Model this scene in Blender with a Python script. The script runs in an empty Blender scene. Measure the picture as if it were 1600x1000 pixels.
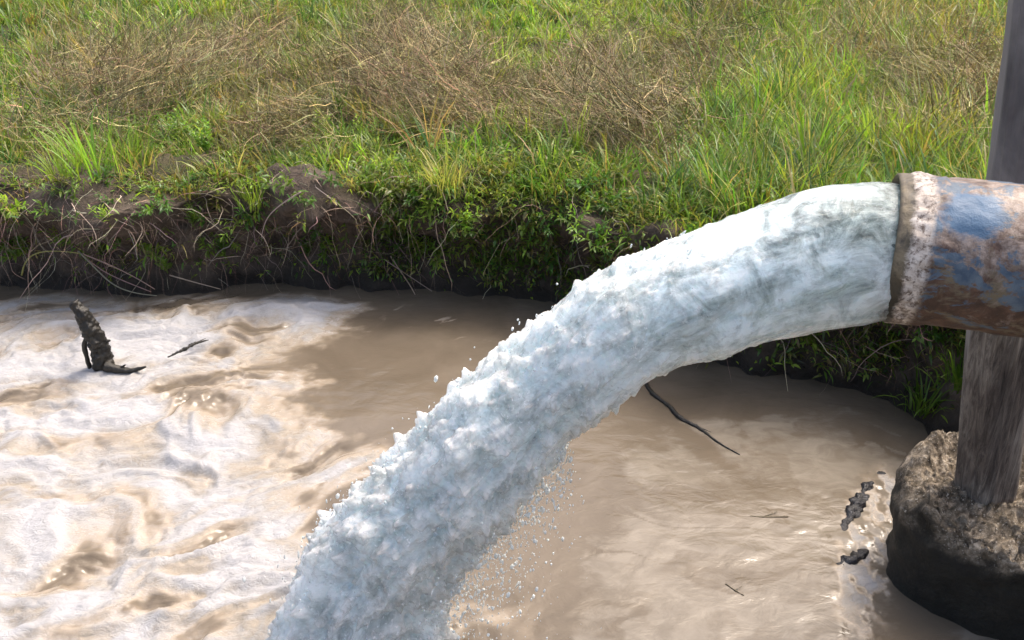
import bpy, math, random
import numpy as np
from mathutils import Vector
from mathutils.bvhtree import BVHTree

# ------------------------------------------------------------------ camera, world, sun, exposure
scene = bpy.context.scene
COL = scene.collection
H, PITCH, FPX = 1.9, 28.0, 1400.0
cam_d = bpy.data.cameras.new("camera"); cam = bpy.data.objects.new("camera", cam_d); COL.objects.link(cam)
cam.location = (0, 0, H); cam.rotation_euler = (math.radians(90 - PITCH), 0, 0)
cam_d.sensor_width = 36; cam_d.lens = 36 * FPX / 1600; cam_d.clip_start = 0.05; cam_d.clip_end = 1000
scene.camera = cam
scene.view_settings.view_transform = 'Standard'; scene.view_settings.look = 'None'
scene.view_settings.exposure = 1.25; scene.view_settings.gamma = 1
SUN_EL, SUN_AZ = 58.0, 50.0          # azimuth clockwise from +Y
world = bpy.data.worlds.new("World"); scene.world = world; world.use_nodes = True
wn = world.node_tree; wn.nodes.clear()
sky = wn.nodes.new("ShaderNodeTexSky"); sky.sky_type = 'NISHITA'; sky.sun_disc = False
sky.sun_elevation = math.radians(SUN_EL); sky.sun_rotation = math.radians(SUN_AZ)
sky.air_density = 1.0; sky.dust_density = 8.0; sky.ozone_density = 0.2
bg = wn.nodes.new("ShaderNodeBackground"); bg.inputs[1].default_value = 0.15
wo = wn.nodes.new("ShaderNodeOutputWorld")
wn.links.new(sky.outputs[0], bg.inputs[0]); wn.links.new(bg.outputs[0], wo.inputs[0])
sl = bpy.data.lights.new("sun", 'SUN'); sl.energy = 1.05; sl.angle = math.radians(15); sl.color = (1, .95, .87)
sun = bpy.data.objects.new("sun", sl); COL.objects.link(sun)
sd = Vector((math.sin(math.radians(SUN_AZ)) * math.cos(math.radians(SUN_EL)),
             math.cos(math.radians(SUN_AZ)) * math.cos(math.radians(SUN_EL)), math.sin(math.radians(SUN_EL))))
sun.rotation_euler = sd.to_track_quat('Z', 'Y').to_euler()

random.seed(5); RNG = np.random.default_rng(11)
CP, SP = math.cos(math.radians(PITCH)), math.sin(math.radians(PITCH))

def at_z(px, py, z):
    """point of the photograph's line of sight at height z"""
    a = (px - 800) / FPX; b = (500 - py) / FPX
    d = np.array([a, CP + b * SP, -SP + b * CP]); t = (z - H) / d[2]
    return np.array([0, 0, H]) + d * t
def at_y(px, py, y):
    a = (px - 800) / FPX; b = (500 - py) / FPX
    d = np.array([a, CP + b * SP, -SP + b * CP]); t = y / d[1]
    return np.array([0, 0, H]) + d * t
def pix(P):
    x, y, z = P[:, 0], P[:, 1], P[:, 2] - H
    dep = np.maximum(y * CP - z * SP, .05); up = y * SP + z * CP
    return 800 + FPX * x / dep, 500 - FPX * up / dep

# ------------------------------------------------------------------ noise
def _h(ix, iy, iz, s):
    n = (ix * 374761393 + iy * 668265263 + iz * 2147483647 + s * 1274126177) & 0xffffffff
    n = ((n ^ (n >> 13)) * 1274126177) & 0xffffffff
    n = ((n ^ (n >> 16)) * 2246822519) & 0xffffffff
    return ((n ^ (n >> 15)) & 0xffffff).astype(np.float64) / 0xffffff
def vnoise(P, seed=0):
    P = np.asarray(P, float)
    if P.shape[1] == 2: P = np.c_[P, np.zeros(len(P))]
    i = np.floor(P).astype(np.int64); f = P - i; u = f * f * f * (f * (f * 6 - 15) + 10); r = 0
    for dx in (0, 1):
        for dy in (0, 1):
            for dz in (0, 1):
                w = (u[:, 0] if dx else 1 - u[:, 0]) * (u[:, 1] if dy else 1 - u[:, 1]) * (u[:, 2] if dz else 1 - u[:, 2])
                r = r + w * _h(i[:, 0] + dx, i[:, 1] + dy, i[:, 2] + dz, seed)
    return r * 2 - 1
def fbm(P, o=4, seed=0, g=.5):
    P = np.asarray(P, float); s = 0; a = 1; n = 0
    for k in range(o):
        s = s + a * vnoise(P * 2 ** k + 17.3 * k, seed + k); n += a; a *= g
    return s / n * 1.5
def billow(P, o=4, seed=0, g=.5):
    s = 0; a = 1; n = 0
    for k in range(o):
        s = s + a * (1 - np.abs(vnoise(P * 2 ** k + 9.1 * k, seed + k)) * 2); n += a; a *= g
    return s / n
def sst(a, b, x):
    t = np.clip((x - a) / (b - a), 0, 1); return t * t * (3 - 2 * t)

# ------------------------------------------------------------------ object helpers
def tag(o, label=None, cat=None, group=None, kind=None):
    if label: o['label'] = label
    if cat: o['category'] = cat
    if group: o['group'] = group
    if kind: o['kind'] = kind
    return o
def empty(name, loc, label, cat, group=None):
    o = bpy.data.objects.new(name, None); COL.objects.link(o); o.location = loc
    o.empty_display_size = .1
    return tag(o, label, cat, group)
def mesh_np(name, V, F, mat, parent=None, smooth=True, attrs=None):
    """V (n,3); F (m,k) array, or a list of such arrays"""
    Fs = F if isinstance(F, list) else [F]
    me = bpy.data.meshes.new(name); V = np.asarray(V, np.float32)
    me.vertices.add(len(V)); me.vertices.foreach_set('co', V.ravel())
    loops = np.concatenate([f.ravel() for f in Fs]).astype(np.int32)
    tot = np.concatenate([np.full(len(f), f.shape[1], np.int32) for f in Fs])
    st = np.concatenate([[0], np.cumsum(tot)[:-1]]).astype(np.int32)
    me.loops.add(len(loops)); me.loops.foreach_set('vertex_index', loops)
    me.polygons.add(len(tot)); me.polygons.foreach_set('loop_start', st); me.polygons.foreach_set('loop_total', tot)
    me.update(calc_edges=True)
    if smooth: me.polygons.foreach_set('use_smooth', np.ones(len(tot), bool))
    for k, a in (attrs or {}).items():
        if a.ndim == 1:
            at = me.attributes.new(k, 'FLOAT', 'POINT'); at.data.foreach_set('value', a.astype(np.float32))
        else:
            at = me.attributes.new(k, 'FLOAT_COLOR', 'POINT')
            at.data.foreach_set('color', np.c_[a, np.ones(len(a))].astype(np.float32).ravel())
    me.materials.append(mat)
    o = bpy.data.objects.new(name, me); COL.objects.link(o)
    if parent is not None: o.parent = parent
    return o
def grid_faces(nu, nv, wrap=False):
    i = np.arange(nu - 1)[:, None]; j = np.arange(nv if wrap else nv - 1)[None, :]
    j2 = (j + 1) % nv
    return np.stack([i * nv + j, i * nv + j2, (i + 1) * nv + j2, (i + 1) * nv + j], -1).reshape(-1, 4)

# ------------------------------------------------------------------ material helpers
class NT:
    def __init__(s, name):
        s.m = bpy.data.materials.new(name); s.m.use_nodes = True; s.t = s.m.node_tree; s.t.nodes.clear()
        s.out = s.n('ShaderNodeOutputMaterial')
    def n(s, typ, **k):
        n = s.t.nodes.new(typ)
        for a, v in k.items(): setattr(n, a, v)
        return n
    def l(s, a, b): s.t.links.new(a, b)
    def noise(s, scale, detail=6, rough=.6, vec=None, dist=0):
        n = s.n('ShaderNodeTexNoise'); n.inputs['Scale'].default_value = scale; n.inputs['Detail'].default_value = detail
        n.inputs['Roughness'].default_value = rough; n.inputs['Distortion'].default_value = dist
        if vec is not None: s.l(vec, n.inputs['Vector'])
        return n.outputs['Fac']
    def coord(s, scale=(1, 1, 1)):
        c = s.n('ShaderNodeTexCoord'); m = s.n('ShaderNodeMapping'); m.inputs['Scale'].default_value = scale
        s.l(c.outputs['Object'], m.inputs['Vector']); return m.outputs[0]
    def ramp(s, fac, stops):
        r = s.n('ShaderNodeValToRGB'); e = r.color_ramp.elements
        while len(e) < len(stops): e.new(.5)
        for k, (p, c) in enumerate(stops):
            e[k].position = p; e[k].color = (*c, 1) if len(c) == 3 else c
        s.l(fac, r.inputs[0]); return r.outputs[0]
    def mr(s, v, a, b, c=0, d=1):
        r = s.n('ShaderNodeMapRange'); s.l(v, r.inputs[0])
        for k, x in zip((1, 2, 3, 4), (a, b, c, d)): r.inputs[k].default_value = x
        return r.outputs[0]
    def math(s, op, a, b):
        r = s.n('ShaderNodeMath', operation=op)
        for k, x in ((0, a), (1, b)):
            if isinstance(x, (int, float)): r.inputs[k].default_value = x
            else: s.l(x, r.inputs[k])
        return r.outputs[0]
    def mix(s, f, a, b, mode='MIX'):
        r = s.n('ShaderNodeMix', data_type='RGBA', blend_type=mode)
        for k, x in ((0, f), (6, a), (7, b)):
            if isinstance(x, (int, float)): r.inputs[k].default_value = x
            elif isinstance(x, tuple): r.inputs[k].default_value = (*x, 1)
            else: s.l(x, r.inputs[k])
        return r.outputs[2]
    def attr(s, name, color=False):
        a = s.n('ShaderNodeAttribute'); a.attribute_name = name
        return a.outputs['Color'] if color else a.outputs['Fac']
    def bump(s, h, strength, dist, normal=None):
        b = s.n('ShaderNodeBump')
        if isinstance(strength, float): b.inputs['Strength'].default_value = strength
        else: s.l(strength, b.inputs['Strength'])
        b.inputs['Distance'].default_value = dist
        s.l(h, b.inputs['Height'])
        if normal is not None: s.l(normal, b.inputs['Normal'])
        return b.outputs[0]
    def princ(s, color, rough, normal=None, **k):
        p = s.n('ShaderNodeBsdfPrincipled')
        for i, x in (('Base Color', color), ('Roughness', rough)):
            if isinstance(x, (int, float)): p.inputs[i].default_value = x
            elif isinstance(x, tuple): p.inputs[i].default_value = (*x, 1)
            else: s.l(x, p.inputs[i])
        if normal is not None: s.l(normal, p.inputs['Normal'])
        for i, x in k.items():
            i = i.replace('_', ' ')
            if isinstance(x, (int, float)): p.inputs[i].default_value = x
            elif isinstance(x, tuple): p.inputs[i].default_value = x
            else: s.l(x, p.inputs[i])
        return p.outputs[0]
    def done(s, sh): s.l(sh, s.out.inputs[0]); return s.m

def mat_leaf():
    t = NT('foliage'); c = t.attr('Col', True)
    v = t.mix(t.mr(t.noise(60, 3, .6, t.coord()), .3, .7), t.mix(1.0, c, (.72, .78, .7), 'MULTIPLY'), c)
    d = t.n('ShaderNodeBsdfDiffuse'); t.l(v, d.inputs[0])
    tr = t.n('ShaderNodeBsdfTranslucent'); t.l(t.mix(1.0, v, (1.15, 1.2, .55), 'MULTIPLY'), tr.inputs[0])
    g = t.n('ShaderNodeBsdfGlossy'); g.inputs['Roughness'].default_value = .42; g.inputs[0].default_value = (.8, .85, .8, 1)
    m1 = t.n('ShaderNodeMixShader'); m1.inputs[0].default_value = .5; t.l(d.outputs[0], m1.inputs[1]); t.l(tr.outputs[0], m1.inputs[2])
    m2 = t.n('ShaderNodeMixShader'); m2.inputs[0].default_value = .035; t.l(m1.outputs[0], m2.inputs[1]); t.l(g.outputs[0], m2.inputs[2])
    return t.done(m2.outputs[0])
def mat_straw():
    t = NT('dry_stem'); c = t.attr('Col', True)
    d = t.princ(c, .75); return t.done(d)
def mat_soil():
    t = NT('soil'); o = t.coord()
    a = t.noise(6, 8, .65, o, .4); b = t.noise(45, 6, .7, o)
    c = t.ramp(a, [(.3, (.045, .033, .025)), (.5, (.095, .07, .053)), (.72, (.18, .135, .105))])
    c = t.mix(t.mr(b, .5, .75), c, (.16, .12, .09))
    g = t.attr('turf'); gn = t.ramp(t.noise(9, 5, .6, o), [(.35, (.035, .045, .012)), (.6, (.07, .055, .025))])
    c = t.mix(g, c, gn)
    w = t.attr('wet')
    c = t.mix(w, c, (.022, .017, .013))
    n = t.bump(t.noise(30, 8, .75, o), .9, .03)
    return t.done(t.princ(c, t.mr(w, 0, 1, .95, .45), n))
def mat_water():
    t = NT('muddy_water'); o = t.coord()
    foam = t.attr('foam'); scum = t.attr('scum')
    mud = t.ramp(t.noise(2.2, 5, .6, o, .8), [(.3, (.098, .079, .058)), (.52, (.122, .099, .074)), (.72, (.146, .12, .092))])
    lace = t.noise(16, 9, .72, t.coord((1, 1.8, 1)), 1.2); lace2 = t.noise(60, 6, .7, o, .8)
    ss = t.mr(t.math('ADD', scum, t.math('MULTIPLY', lace, .9)), .68, 1.12)
    sc = t.mix(t.mr(t.noise(8, 5, .6, t.coord((1, 1.6, 1)), .8), .35, .65), (.14, .119, .094), (.195, .17, .139))
    c = t.mix(ss, mud, sc)
    c = t.mix(t.mr(foam, .02, .3), c, (.27, .22, .165))
    fsum = t.math('ADD', foam, t.math('ADD', t.math('MULTIPLY', lace, .95), t.math('MULTIPLY', lace2, .3)))
    f2 = t.math('MULTIPLY', t.mr(fsum, .74, 1.38), t.mr(foam, 0, .14))
    fc = t.mix(t.mr(t.noise(5, 6, .65, o, 1.0), .38, .6), (.30, .27, .23), (.375, .365, .36))
    fc = t.mix(t.mr(t.math('ADD', foam, t.math('MULTIPLY', lace2, .5)), .9, 1.35), fc, (.45, .45, .47))
    c = t.mix(f2, c, fc)
    r = t.mr(f2, 0, 1, .09, .45)
    h1 = t.noise(9, 4, .55, t.coord((1, 1.7, 1)), .6); h2 = t.noise(42, 5, .6, t.coord((1, 1.4, 1)), .5)
    n1 = t.bump(h1, .2, .03); n2 = t.bump(h2, .12, .005, n1)
    n3 = t.bump(t.noise(34, 8, .75, t.coord((1, 1.6, 1)), .9), t.math('MULTIPLY', f2, .75), .022, n2)
    return t.done(t.princ(c, r, n3, IOR=1.33, Specular_IOR_Level=.5))
def mat_jet():
    t = NT('rushing_water'); o = t.coord(); fr = t.attr('froth'); fl = t.attr('flow', True); cl = t.attr('clear')
    m = t.n('ShaderNodeMapping'); m.inputs['Scale'].default_value = (3.2, 10, 10); t.l(fl, m.inputs[0])
    streak = t.noise(1.6, 8, .68, m.outputs[0], .7)
    big = t.noise(12, 7, .68, o, 1.0); fine = t.noise(95, 5, .72, o, .7)
    v = t.mix(.35, big, streak)
    c = t.ramp(v, [(.30, (.52, .64, .65)), (.43, (.66, .75, .76)), (.55, (.75, .82, .83)), (.68, (.82, .87, .88))])
    c = t.mix(t.math('MULTIPLY', fr, .45), c, (.84, .89, .90))
    c = t.mix(t.math('MULTIPLY', cl, .9), c, t.mix(t.mr(big, .35, .65), (.15, .2, .18), (.46, .54, .52)))
    sp = t.mr(t.noise(44, 4, .6, o, .3), .64, .70)
    c = t.mix(t.math('MULTIPLY', sp, t.mr(cl, 0, 1, .3, .85)), c, (.08, .11, .11))
    wh = t.math('MULTIPLY', t.mr(fine, .56, .66), t.mr(fr, 0, 1, .25, 1))
    c = t.mix(wh, c, (.95, .97, .98))
    n0 = t.bump(streak, .4, .010)
    n1 = t.bump(t.noise(34, 6, .72, o, 1.0), t.mr(fr, 0, 1, .25, .8), .014, n0)
    n2 = t.bump(fine, t.mr(fr, 0, 1, .25, .8), .005, n1)
    glass = t.mr(v, .56, .38, 0.0, .8)
    glass = t.math('MULTIPLY', glass, t.mr(wh, 0, 1, 1, .1)); glass = t.math('MULTIPLY', glass, t.mr(fr, 0, 1, 1, .7))
    return t.done(t.princ(c, .1, n2, IOR=1.33, Transmission_Weight=glass, Subsurface_Weight=.85, Subsurface_Scale=1.0, Subsurface_Radius=(.09, .11, .12)))
def mat_drop():
    t = NT('spray_water')
    return t.done(t.princ((.88, .93, .94), .06, None, IOR=1.33, Transmission_Weight=.55))
def mat_pipe():
    t = NT('worn_blue_paint'); o = t.coord((1, 1, 1))
    n1 = t.noise(16, 7, .7, t.coord((.8, 1, 1)), .5); n2 = t.noise(26, 6, .7, o, .4); n3 = t.noise(70, 4, .7, o)
    geo = t.n('ShaderNodeTexCoord'); sp = t.n('ShaderNodeSeparateXYZ'); t.l(geo.outputs['Object'], sp.inputs[0])
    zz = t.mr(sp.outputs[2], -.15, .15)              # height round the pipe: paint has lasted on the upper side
    rust = t.ramp(n2, [(.3, (.022, .012, .009)), (.5, (.07, .036, .024)), (.68, (.15, .085, .055))])
    rust = t.mix(t.mr(n1, .52, .62), rust, (.16, .13, .085))
    scale = t.mix(t.mr(n3, .4, .6), (.19, .14, .11), (.31, .25, .215))
    blue = t.mix(t.mr(n2, .4, .62), (.045, .08, .13), (.115, .155, .195))
    v1 = t.math('ADD', t.noise(11, 7, .7, o, .6), t.math('MULTIPLY', zz, .3))
    c = t.mix(t.mr(v1, .66, .78), rust, scale)
    v2 = t.math('ADD', t.noise(15, 7, .72, t.coord((.7, 1.1, 1)), .5), t.math('MULTIPLY', zz, .07))
    c = t.mix(t.mr(v2, .575, .62), c, blue)
    # solid blue patch by the crust band
    d = t.n('ShaderNodeVectorMath', operation='DISTANCE'); t.l(geo.outputs['Object'], d.inputs[0]); d.inputs[1].default_value = (.125, -.085, .115)
    pt = t.mr(t.math('ADD', d.outputs['Value'], t.math('MULTIPLY', n1, .09)), .088, .105, 1, 0)
    c = t.mix(pt, c, (.055, .12, .21))
    # lime crust band near the mouth, wet bare lip
    xx = t.math('ADD', sp.outputs[0], t.math('MULTIPLY', n2, .035))
    crust = t.mix(t.mr(t.noise(80, 4, .7, o), .48, .62), t.mix(t.mr(n2, .4, .6), (.46, .39, .33), (.68, .62, .56)), (.12, .085, .065))
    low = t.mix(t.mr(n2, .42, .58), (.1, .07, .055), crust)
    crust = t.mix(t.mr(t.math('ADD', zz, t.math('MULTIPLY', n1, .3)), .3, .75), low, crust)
    c = t.mix(t.mr(xx, .084, .072, 0, 1), c, crust)
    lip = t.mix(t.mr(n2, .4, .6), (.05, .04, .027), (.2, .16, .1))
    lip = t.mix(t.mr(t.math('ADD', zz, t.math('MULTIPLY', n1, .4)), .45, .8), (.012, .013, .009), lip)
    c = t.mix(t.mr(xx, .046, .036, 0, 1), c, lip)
    n = t.bump(n2, .5, .006); n = t.bump(n3, .4, .0025, n)
    return t.done(t.princ(c, t.mr(n2, .3, .7, .4, .7), n))
def mat_wood():
    t = NT('weathered_wood'); o = t.coord((14, 14, .8)); z = t.noise(4.5, 10, .78, o, .7)
    c = t.ramp(z, [(.32, (.035, .03, .027)), (.46, (.15, .13, .115)), (.57, (.30, .27, .235)), (.72, (.46, .42, .37))])
    b = t.noise(3.5, 5, .6, t.coord(), .5)
    c = t.mix(t.mr(b, .42, .6), t.mix(1.0, c, (.5, .46, .45), 'MULTIPLY'), c)
    g = t.n('ShaderNodeTexCoord'); s = t.n('ShaderNodeSeparateXYZ'); t.l(g.outputs['Object'], s.inputs[0])
    up = t.mr(s.outputs[2], .62, .8)                     # darker upper length
    c = t.mix(up, c, t.mix(t.mr(b, .4, .62), (.09, .085, .092), (.24, .225, .23)))
    c = t.mix(t.attr('light_edge'), c, (.3, .28, .27))
    n = t.bump(z, .8, .008); return t.done(t.princ(c, t.mr(up, 0, 1, .85, .55), n))
def mat_concrete():
    t = NT('rough_concrete'); o = t.coord()
    a = t.noise(26, 8, .78, o, .3); b = t.noise(70, 5, .7, o)
    c = t.ramp(a, [(.34, (.045, .036, .024)), (.45, (.16, .128, .09)), (.55, (.34, .28, .21)), (.66, (.66, .58, .48))])
    c = t.mix(t.mr(b, .52, .62), c, (.07, .055, .04)); c = t.mix(t.mr(t.noise(140, 3, .6, o), .6, .68), c, (.6, .54, .46)); c = t.mix(t.mr(t.noise(7, 5, .6, o), .58, .68), c, t.mix(.5, c, (.06, .06, .03)))
    g = t.attr('wet_shade'); c = t.mix(g, c, t.mix(t.mr(a, .4, .65), (.008, .0075, .005), (.024, .021, .013)))
    n = t.bump(a, .9, .03); n = t.bump(b, .8, .006, n)
    return t.done(t.princ(c, t.mr(g, 0, 1, .95, .6), n))
def mat_lumps():
    t = NT('dark_wet'); o = t.coord(); a = t.noise(40, 6, .7, o)
    c = t.ramp(a, [(.4, (.004, .004, .006)), (.6, (.010, .011, .018)), (.8, (.03, .035, .05))])
    return t.done(t.princ(c, .25, t.bump(a, .8, .012)))
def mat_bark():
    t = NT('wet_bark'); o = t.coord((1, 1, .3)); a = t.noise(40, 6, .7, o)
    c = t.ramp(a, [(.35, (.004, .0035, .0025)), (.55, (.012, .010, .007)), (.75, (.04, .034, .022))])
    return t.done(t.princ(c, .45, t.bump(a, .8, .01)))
M = dict(leaf=mat_leaf(), straw=mat_straw(), soil=mat_soil(), water=mat_water(), jet=mat_jet(), drop=mat_drop(),
         pipe=mat_pipe(), wood=mat_wood(), conc=mat_concrete(), bark=mat_bark(), lumps=mat_lumps())

# ------------------------------------------------------------------ terrain: river bank and field
shore_px = [(-700, 452), (-300, 458), (0, 455), (120, 462), (260, 470), (380, 452), (560, 458), (700, 462), (860, 478), (960, 515), (1040, 560), (1150, 588), (1280, 605), (1390, 632), (1460, 690)]
shore = [tuple(at_z(x, y, 0)[:2]) for x, y in shore_px]
shore = [(-60, 6), (-20, 4.6), (-9, 4.1)] + shore + [(1.62, 2.3), (1.78, 1.9), (1.95, 1.3), (2.1, .5), (2.4, -1), (2.8, -4), (3.5, -20), (5, -60)]
shore = np.array(shore)
def catmull(P, n):
    out = []
    for k in range(len(P) - 1):
        a, b, c, d = P[max(k - 1, 0)], P[k], P[k + 1], P[min(k + 2, len(P) - 1)]
        L = np.linalg.norm(c - b); m = max(2, int(min(L, 6) / n) + 1)
        for t in np.linspace(0, 1, m, endpoint=False):
            # centripetal-ish by plain linear blend for very uneven spans
            if L > 3: out.append(b + (c - b) * t)
            else: out.append(.5 * ((2 * b) + (-a + c) * t * .8 + (2 * a - 5 * b + 4 * c - d) * t * t * 0 + 0) if False else b + (c - b) * t)
    out.append(P[-1]); return np.array(out)
curve = catmull(shore, .02)
for _ in range(60):                                  # round the corners off
    curve[1:-1] = curve[1:-1] * .5 + (curve[:-2] + curve[2:]) * .25
tan = np.gradient(curve, axis=0); tan /= np.linalg.norm(tan, axis=1)[:, None]
nor = np.c_[-tan[:, 1], tan[:, 0]]
for _ in range(400):
    nor[1:-1] = nor[1:-1] * .5 + (nor[:-2] + nor[2:]) * .25
nor /= np.linalg.norm(nor, axis=1)[:, None]
def field_h(x, y):
    P = np.c_[x, y]
    return .53 + .06 * fbm(P * .9, 3, 31) + .035 * fbm(P * 3.2, 3, 35) + .012 * np.clip(y - 5, 0, 6) + .02 * np.clip(np.hypot(x, y) - 30, 0, 400) * .5
prof = np.array([(-1.6, -.7), (-.5, -.45), (-.12, -.25), (.02, -.1), (.05, .0), (.06, .06), (.1, .14), (.12, .22), (.06, .30), (.0, .38), (-.03, .44), (.0, .495), (.06, .53), (.2, .55), (.5, .55), (1.2, .55)])
seg = np.concatenate([[0], np.cumsum(np.linalg.norm(np.diff(prof, axis=0), axis=1))])
tt = np.concatenate([np.linspace(0, seg[2], 8, endpoint=False), np.linspace(seg[2], seg[13], 60, endpoint=False), np.linspace(seg[13], seg[-1], 40)])
po, pz = np.interp(tt, seg, prof[:, 0]), np.interp(tt, seg, prof[:, 1])
far = 1.2 + np.geomspace(.03, 320, 110)
po = np.r_[po, far]; pz = np.r_[pz, np.full(len(far), .55)]
nu, nv = len(curve), len(po)
XY = curve[:, None, :] + nor[:, None, :] * po[None, :, None]
V = np.concatenate([XY, np.broadcast_to(pz[None, :, None], (nu, nv, 1))], 2).reshape(-1, 3).copy()
O = np.broadcast_to(po[None, :], (nu, nv)).ravel(); Z0 = V[:, 2].copy()
blend = sst(.12, .7, O)
V[:, 2] = V[:, 2] * (1 - blend) + field_h(V[:, 0], V[:, 1]) * blend
face = (1 - sst(.3, .9, O)) * sst(-.5, -.1, O + 0 * Z0)
low = sst(.0, .45, Z0)
nrm = np.repeat(nor, nv, axis=0)
lump = fbm(V * np.array([2.2, 2.2, 3.0]), 3, 3) * .17 * sst(.02, .3, Z0) + fbm(V * 9, 4, 8) * .04 + billow(V * 22, 3, 12) * .013
V[:, :2] -= nrm * (lump * face)[:, None]
V[:, 2] += face * sst(.1, .5, Z0) * (fbm(V * 3.1, 3, 21) * .08 + fbm(V * 14, 3, 22) * .02)
turf = sst(.02, .3, O + .12 * fbm(V * 6, 3, 44)) * sst(.42, .5, Z0)
wet = 1 - sst(.02, .17, V[:, 2] + .04 * fbm(V * 8, 3, 4))
bank = mesh_np('ground', V, grid_faces(nu, nv)[:, ::-1], M['soil'], attrs=dict(turf=turf, wet=wet))
tag(bank, 'dark earth river bank and the flat field behind it', 'ground', kind='structure')
bvh = BVHTree.FromPolygons([tuple(v) for v in V.tolist()], grid_faces(nu, nv).tolist())

def shore_dist(x, y):
    """distance inland from the water's edge (positive on land)"""
    s = curve[::6]; n = nor[::6]; out = np.empty(len(x))
    for k in range(0, len(x), 20000):
        dx = x[k:k + 20000, None] - s[None, :, 0]; dy = y[k:k + 20000, None] - s[None, :, 1]
        d2 = dx * dx + dy * dy; j = d2.argmin(1); r = np.arange(len(j))
        out[k:k + 20000] = np.sqrt(d2[r, j]) * np.sign(dx[r, j] * n[j, 0] + dy[r, j] * n[j, 1])
    return out
def ground_z(x, y, dep=3):
    h = bvh.ray_cast(Vector((x, y, dep)), Vector((0, 0, -1)))
    return h[0].z if h[0] else 0.5
def face_hit(px, py):
    a = (px - 800) / FPX; b = (500 - py) / FPX
    h = bvh.ray_cast(Vector((0, 0, H)), Vector((a, CP + b * SP, -SP + b * CP)).normalized())
    return h[0], h[1]

# ------------------------------------------------------------------ water
def axis_pts(a, b, step, lo, hi, n=14):
    c = np.arange(a, b + step / 2, step)
    l = a - np.geomspace(step * 2, a - lo, n)[::-1] if lo < a else []
    h = b + np.geomspace(step * 2, hi - b, n) if hi > b else []
    return np.r_[l, c, h]
gx = axis_pts(-3.1, 2.2, .0085, -60, 3.2); gy = axis_pts(1.35, 4.3, .0085, -40, 6.0)
X, Y = np.meshgrid(gx, gy, indexing='ij'); P2 = np.c_[X.ravel(), Y.ravel()]
W3 = np.c_[P2, np.zeros(len(P2))]; px, py = pix(W3); 
inv = (P2[:, 1] > 1.0)
px = np.where(inv, px, 3000); py = np.where(inv, py, 3000)
def blob(cx, cy, rx, ry, ang=0):
    a = math.radians(ang); dx, dy = px - cx, py - cy
    u = dx * math.cos(a) + dy * math.sin(a); v = -dx * math.sin(a) + dy * math.cos(a)
    return np.exp(-((u / rx) ** 2 + (v / ry) ** 2))
# limit of the white water (right-hand edge, photo x as a function of photo y)
edge = np.interp(py, [440, 462, 480, 500, 540, 600, 660, 700, 740, 780, 840, 900, 1000, 1300], [420, 520, 590, 540, 470, 455, 500, 580, 560, 470, 520, 560, 620, 760])
q = P2 @ np.array([[math.cos(.35), -math.sin(.35)], [math.sin(.35), math.cos(.35)]])   # along the flow
wq = q + .16 * np.c_[fbm(q * 2.2, 3, 50), fbm(q * 2.2 + 40, 3, 51)]
streak = fbm(wq * np.array([2.6, 7.0]), 5, 60, .55)
cells = billow(wq * np.array([4, 7.5]), 4, 66)
dist_in = edge - px + 60 * fbm(wq * np.array([3, 7]), 5, 70) + 25 * fbm(P2 * 22, 3, 72)
region = sst(-60, 90, dist_in) * sst(458, 482, py + 10 * fbm(P2 * 4, 3, 71))
left_f = .66 + .5 * streak + .32 * (cells - .3)
left_f += .55 * blob(270, 535, 70, 32) + .35 * blob(450, 490, 90, 26) + .3 * blob(60, 690, 120, 60) + .3 * blob(330, 700, 170, 30, -15) + .25 * blob(400, 850, 120, 60)
left_f -= .45 * blob(330, 560, 45, 14, -25) + .55 * blob(300, 625, 65, 28) + .35 * blob(260, 960, 60, 45) + .3 * blob(160, 500, 90, 10) + .35 * blob(120, 870, 70, 25, -35) + .3 * blob(500, 800, 40, 40)
foam = np.clip(region * sst(.15, .95, left_f), 0, 1)
# foam thrown up where the jet lands, and streaks by the block
foam = np.maximum(foam, np.clip(blob(560, 1030, 190, 90) * 1.3, 0, 1) * sst(-.5, .4, streak + .3))
blk = np.maximum(blob(1352, 880, 46, 120, 6), .9 * blob(1385, 790, 24, 60))
foam = np.maximum(foam, .8 * sst(.05, .9, blk) * sst(-.35, .35, fbm(P2 * np.array([30, 17]), 5, 80)))
foam = np.maximum(foam, .5 * sst(.45, .8, fbm(wq * np.array([5, 20]), 4, 90)) * blob(640, 500, 130, 16, 8))
# pale scum drifting on the slack water at the right
s_edge = np.interp(px, [880, 960, 1000, 1100, 1200, 1300, 1400, 1500], [740, 660, 655, 660, 650, 655, 690, 760])
sc_in = py - s_edge + 45 * fbm(P2 * np.array([4.5, 7]) + .2 * fbm(P2 * 3, 3, 5)[:, None], 4, 95)
scum = sst(-20, 35, sc_in) * sst(900, 1010, px + 70 * fbm(P2 * 4, 4, 96) + .15 * (py - 800))
ws = P2 + .12 * np.c_[fbm(P2 * 2.6, 3, 97), fbm(P2 * 2.6 + 9, 3, 98)]
vein = np.abs(fbm(ws * np.array([2.6, 5.2]), 4, 99))
scum *= (.3 + .7 * sst(.02, .16, vein)) * (.45 + .55 * sst(-.25, .15, fbm(ws * np.array([3.5, 6]), 5, 130)))
scum = np.maximum(scum, .55 * sst(.35, .55, fbm(ws * np.array([9, 16]), 3, 101)) * sst(1080, 1180, px) * sst(630, 690, py))
scum = np.clip(scum * (1 - .9 * blob(1090, 690, 90, 12, 38)) * (1 - .55 * blob(1120, 770, 130, 12, -4)) * (1 - .8 * blob(1440, 960, 60, 80)), 0, 1)
amp = sst(-40, 140, dist_in) * sst(455, 500, py)
Zw = amp * (.030 * fbm(wq * np.array([1.6, 3.6]), 3, 110) + .024 * (cells - .3) + .012 * fbm(wq * np.array([10, 19]), 4, 112) + .004 * (billow(wq * np.array([22, 34]), 3, 113) - .3))
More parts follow.
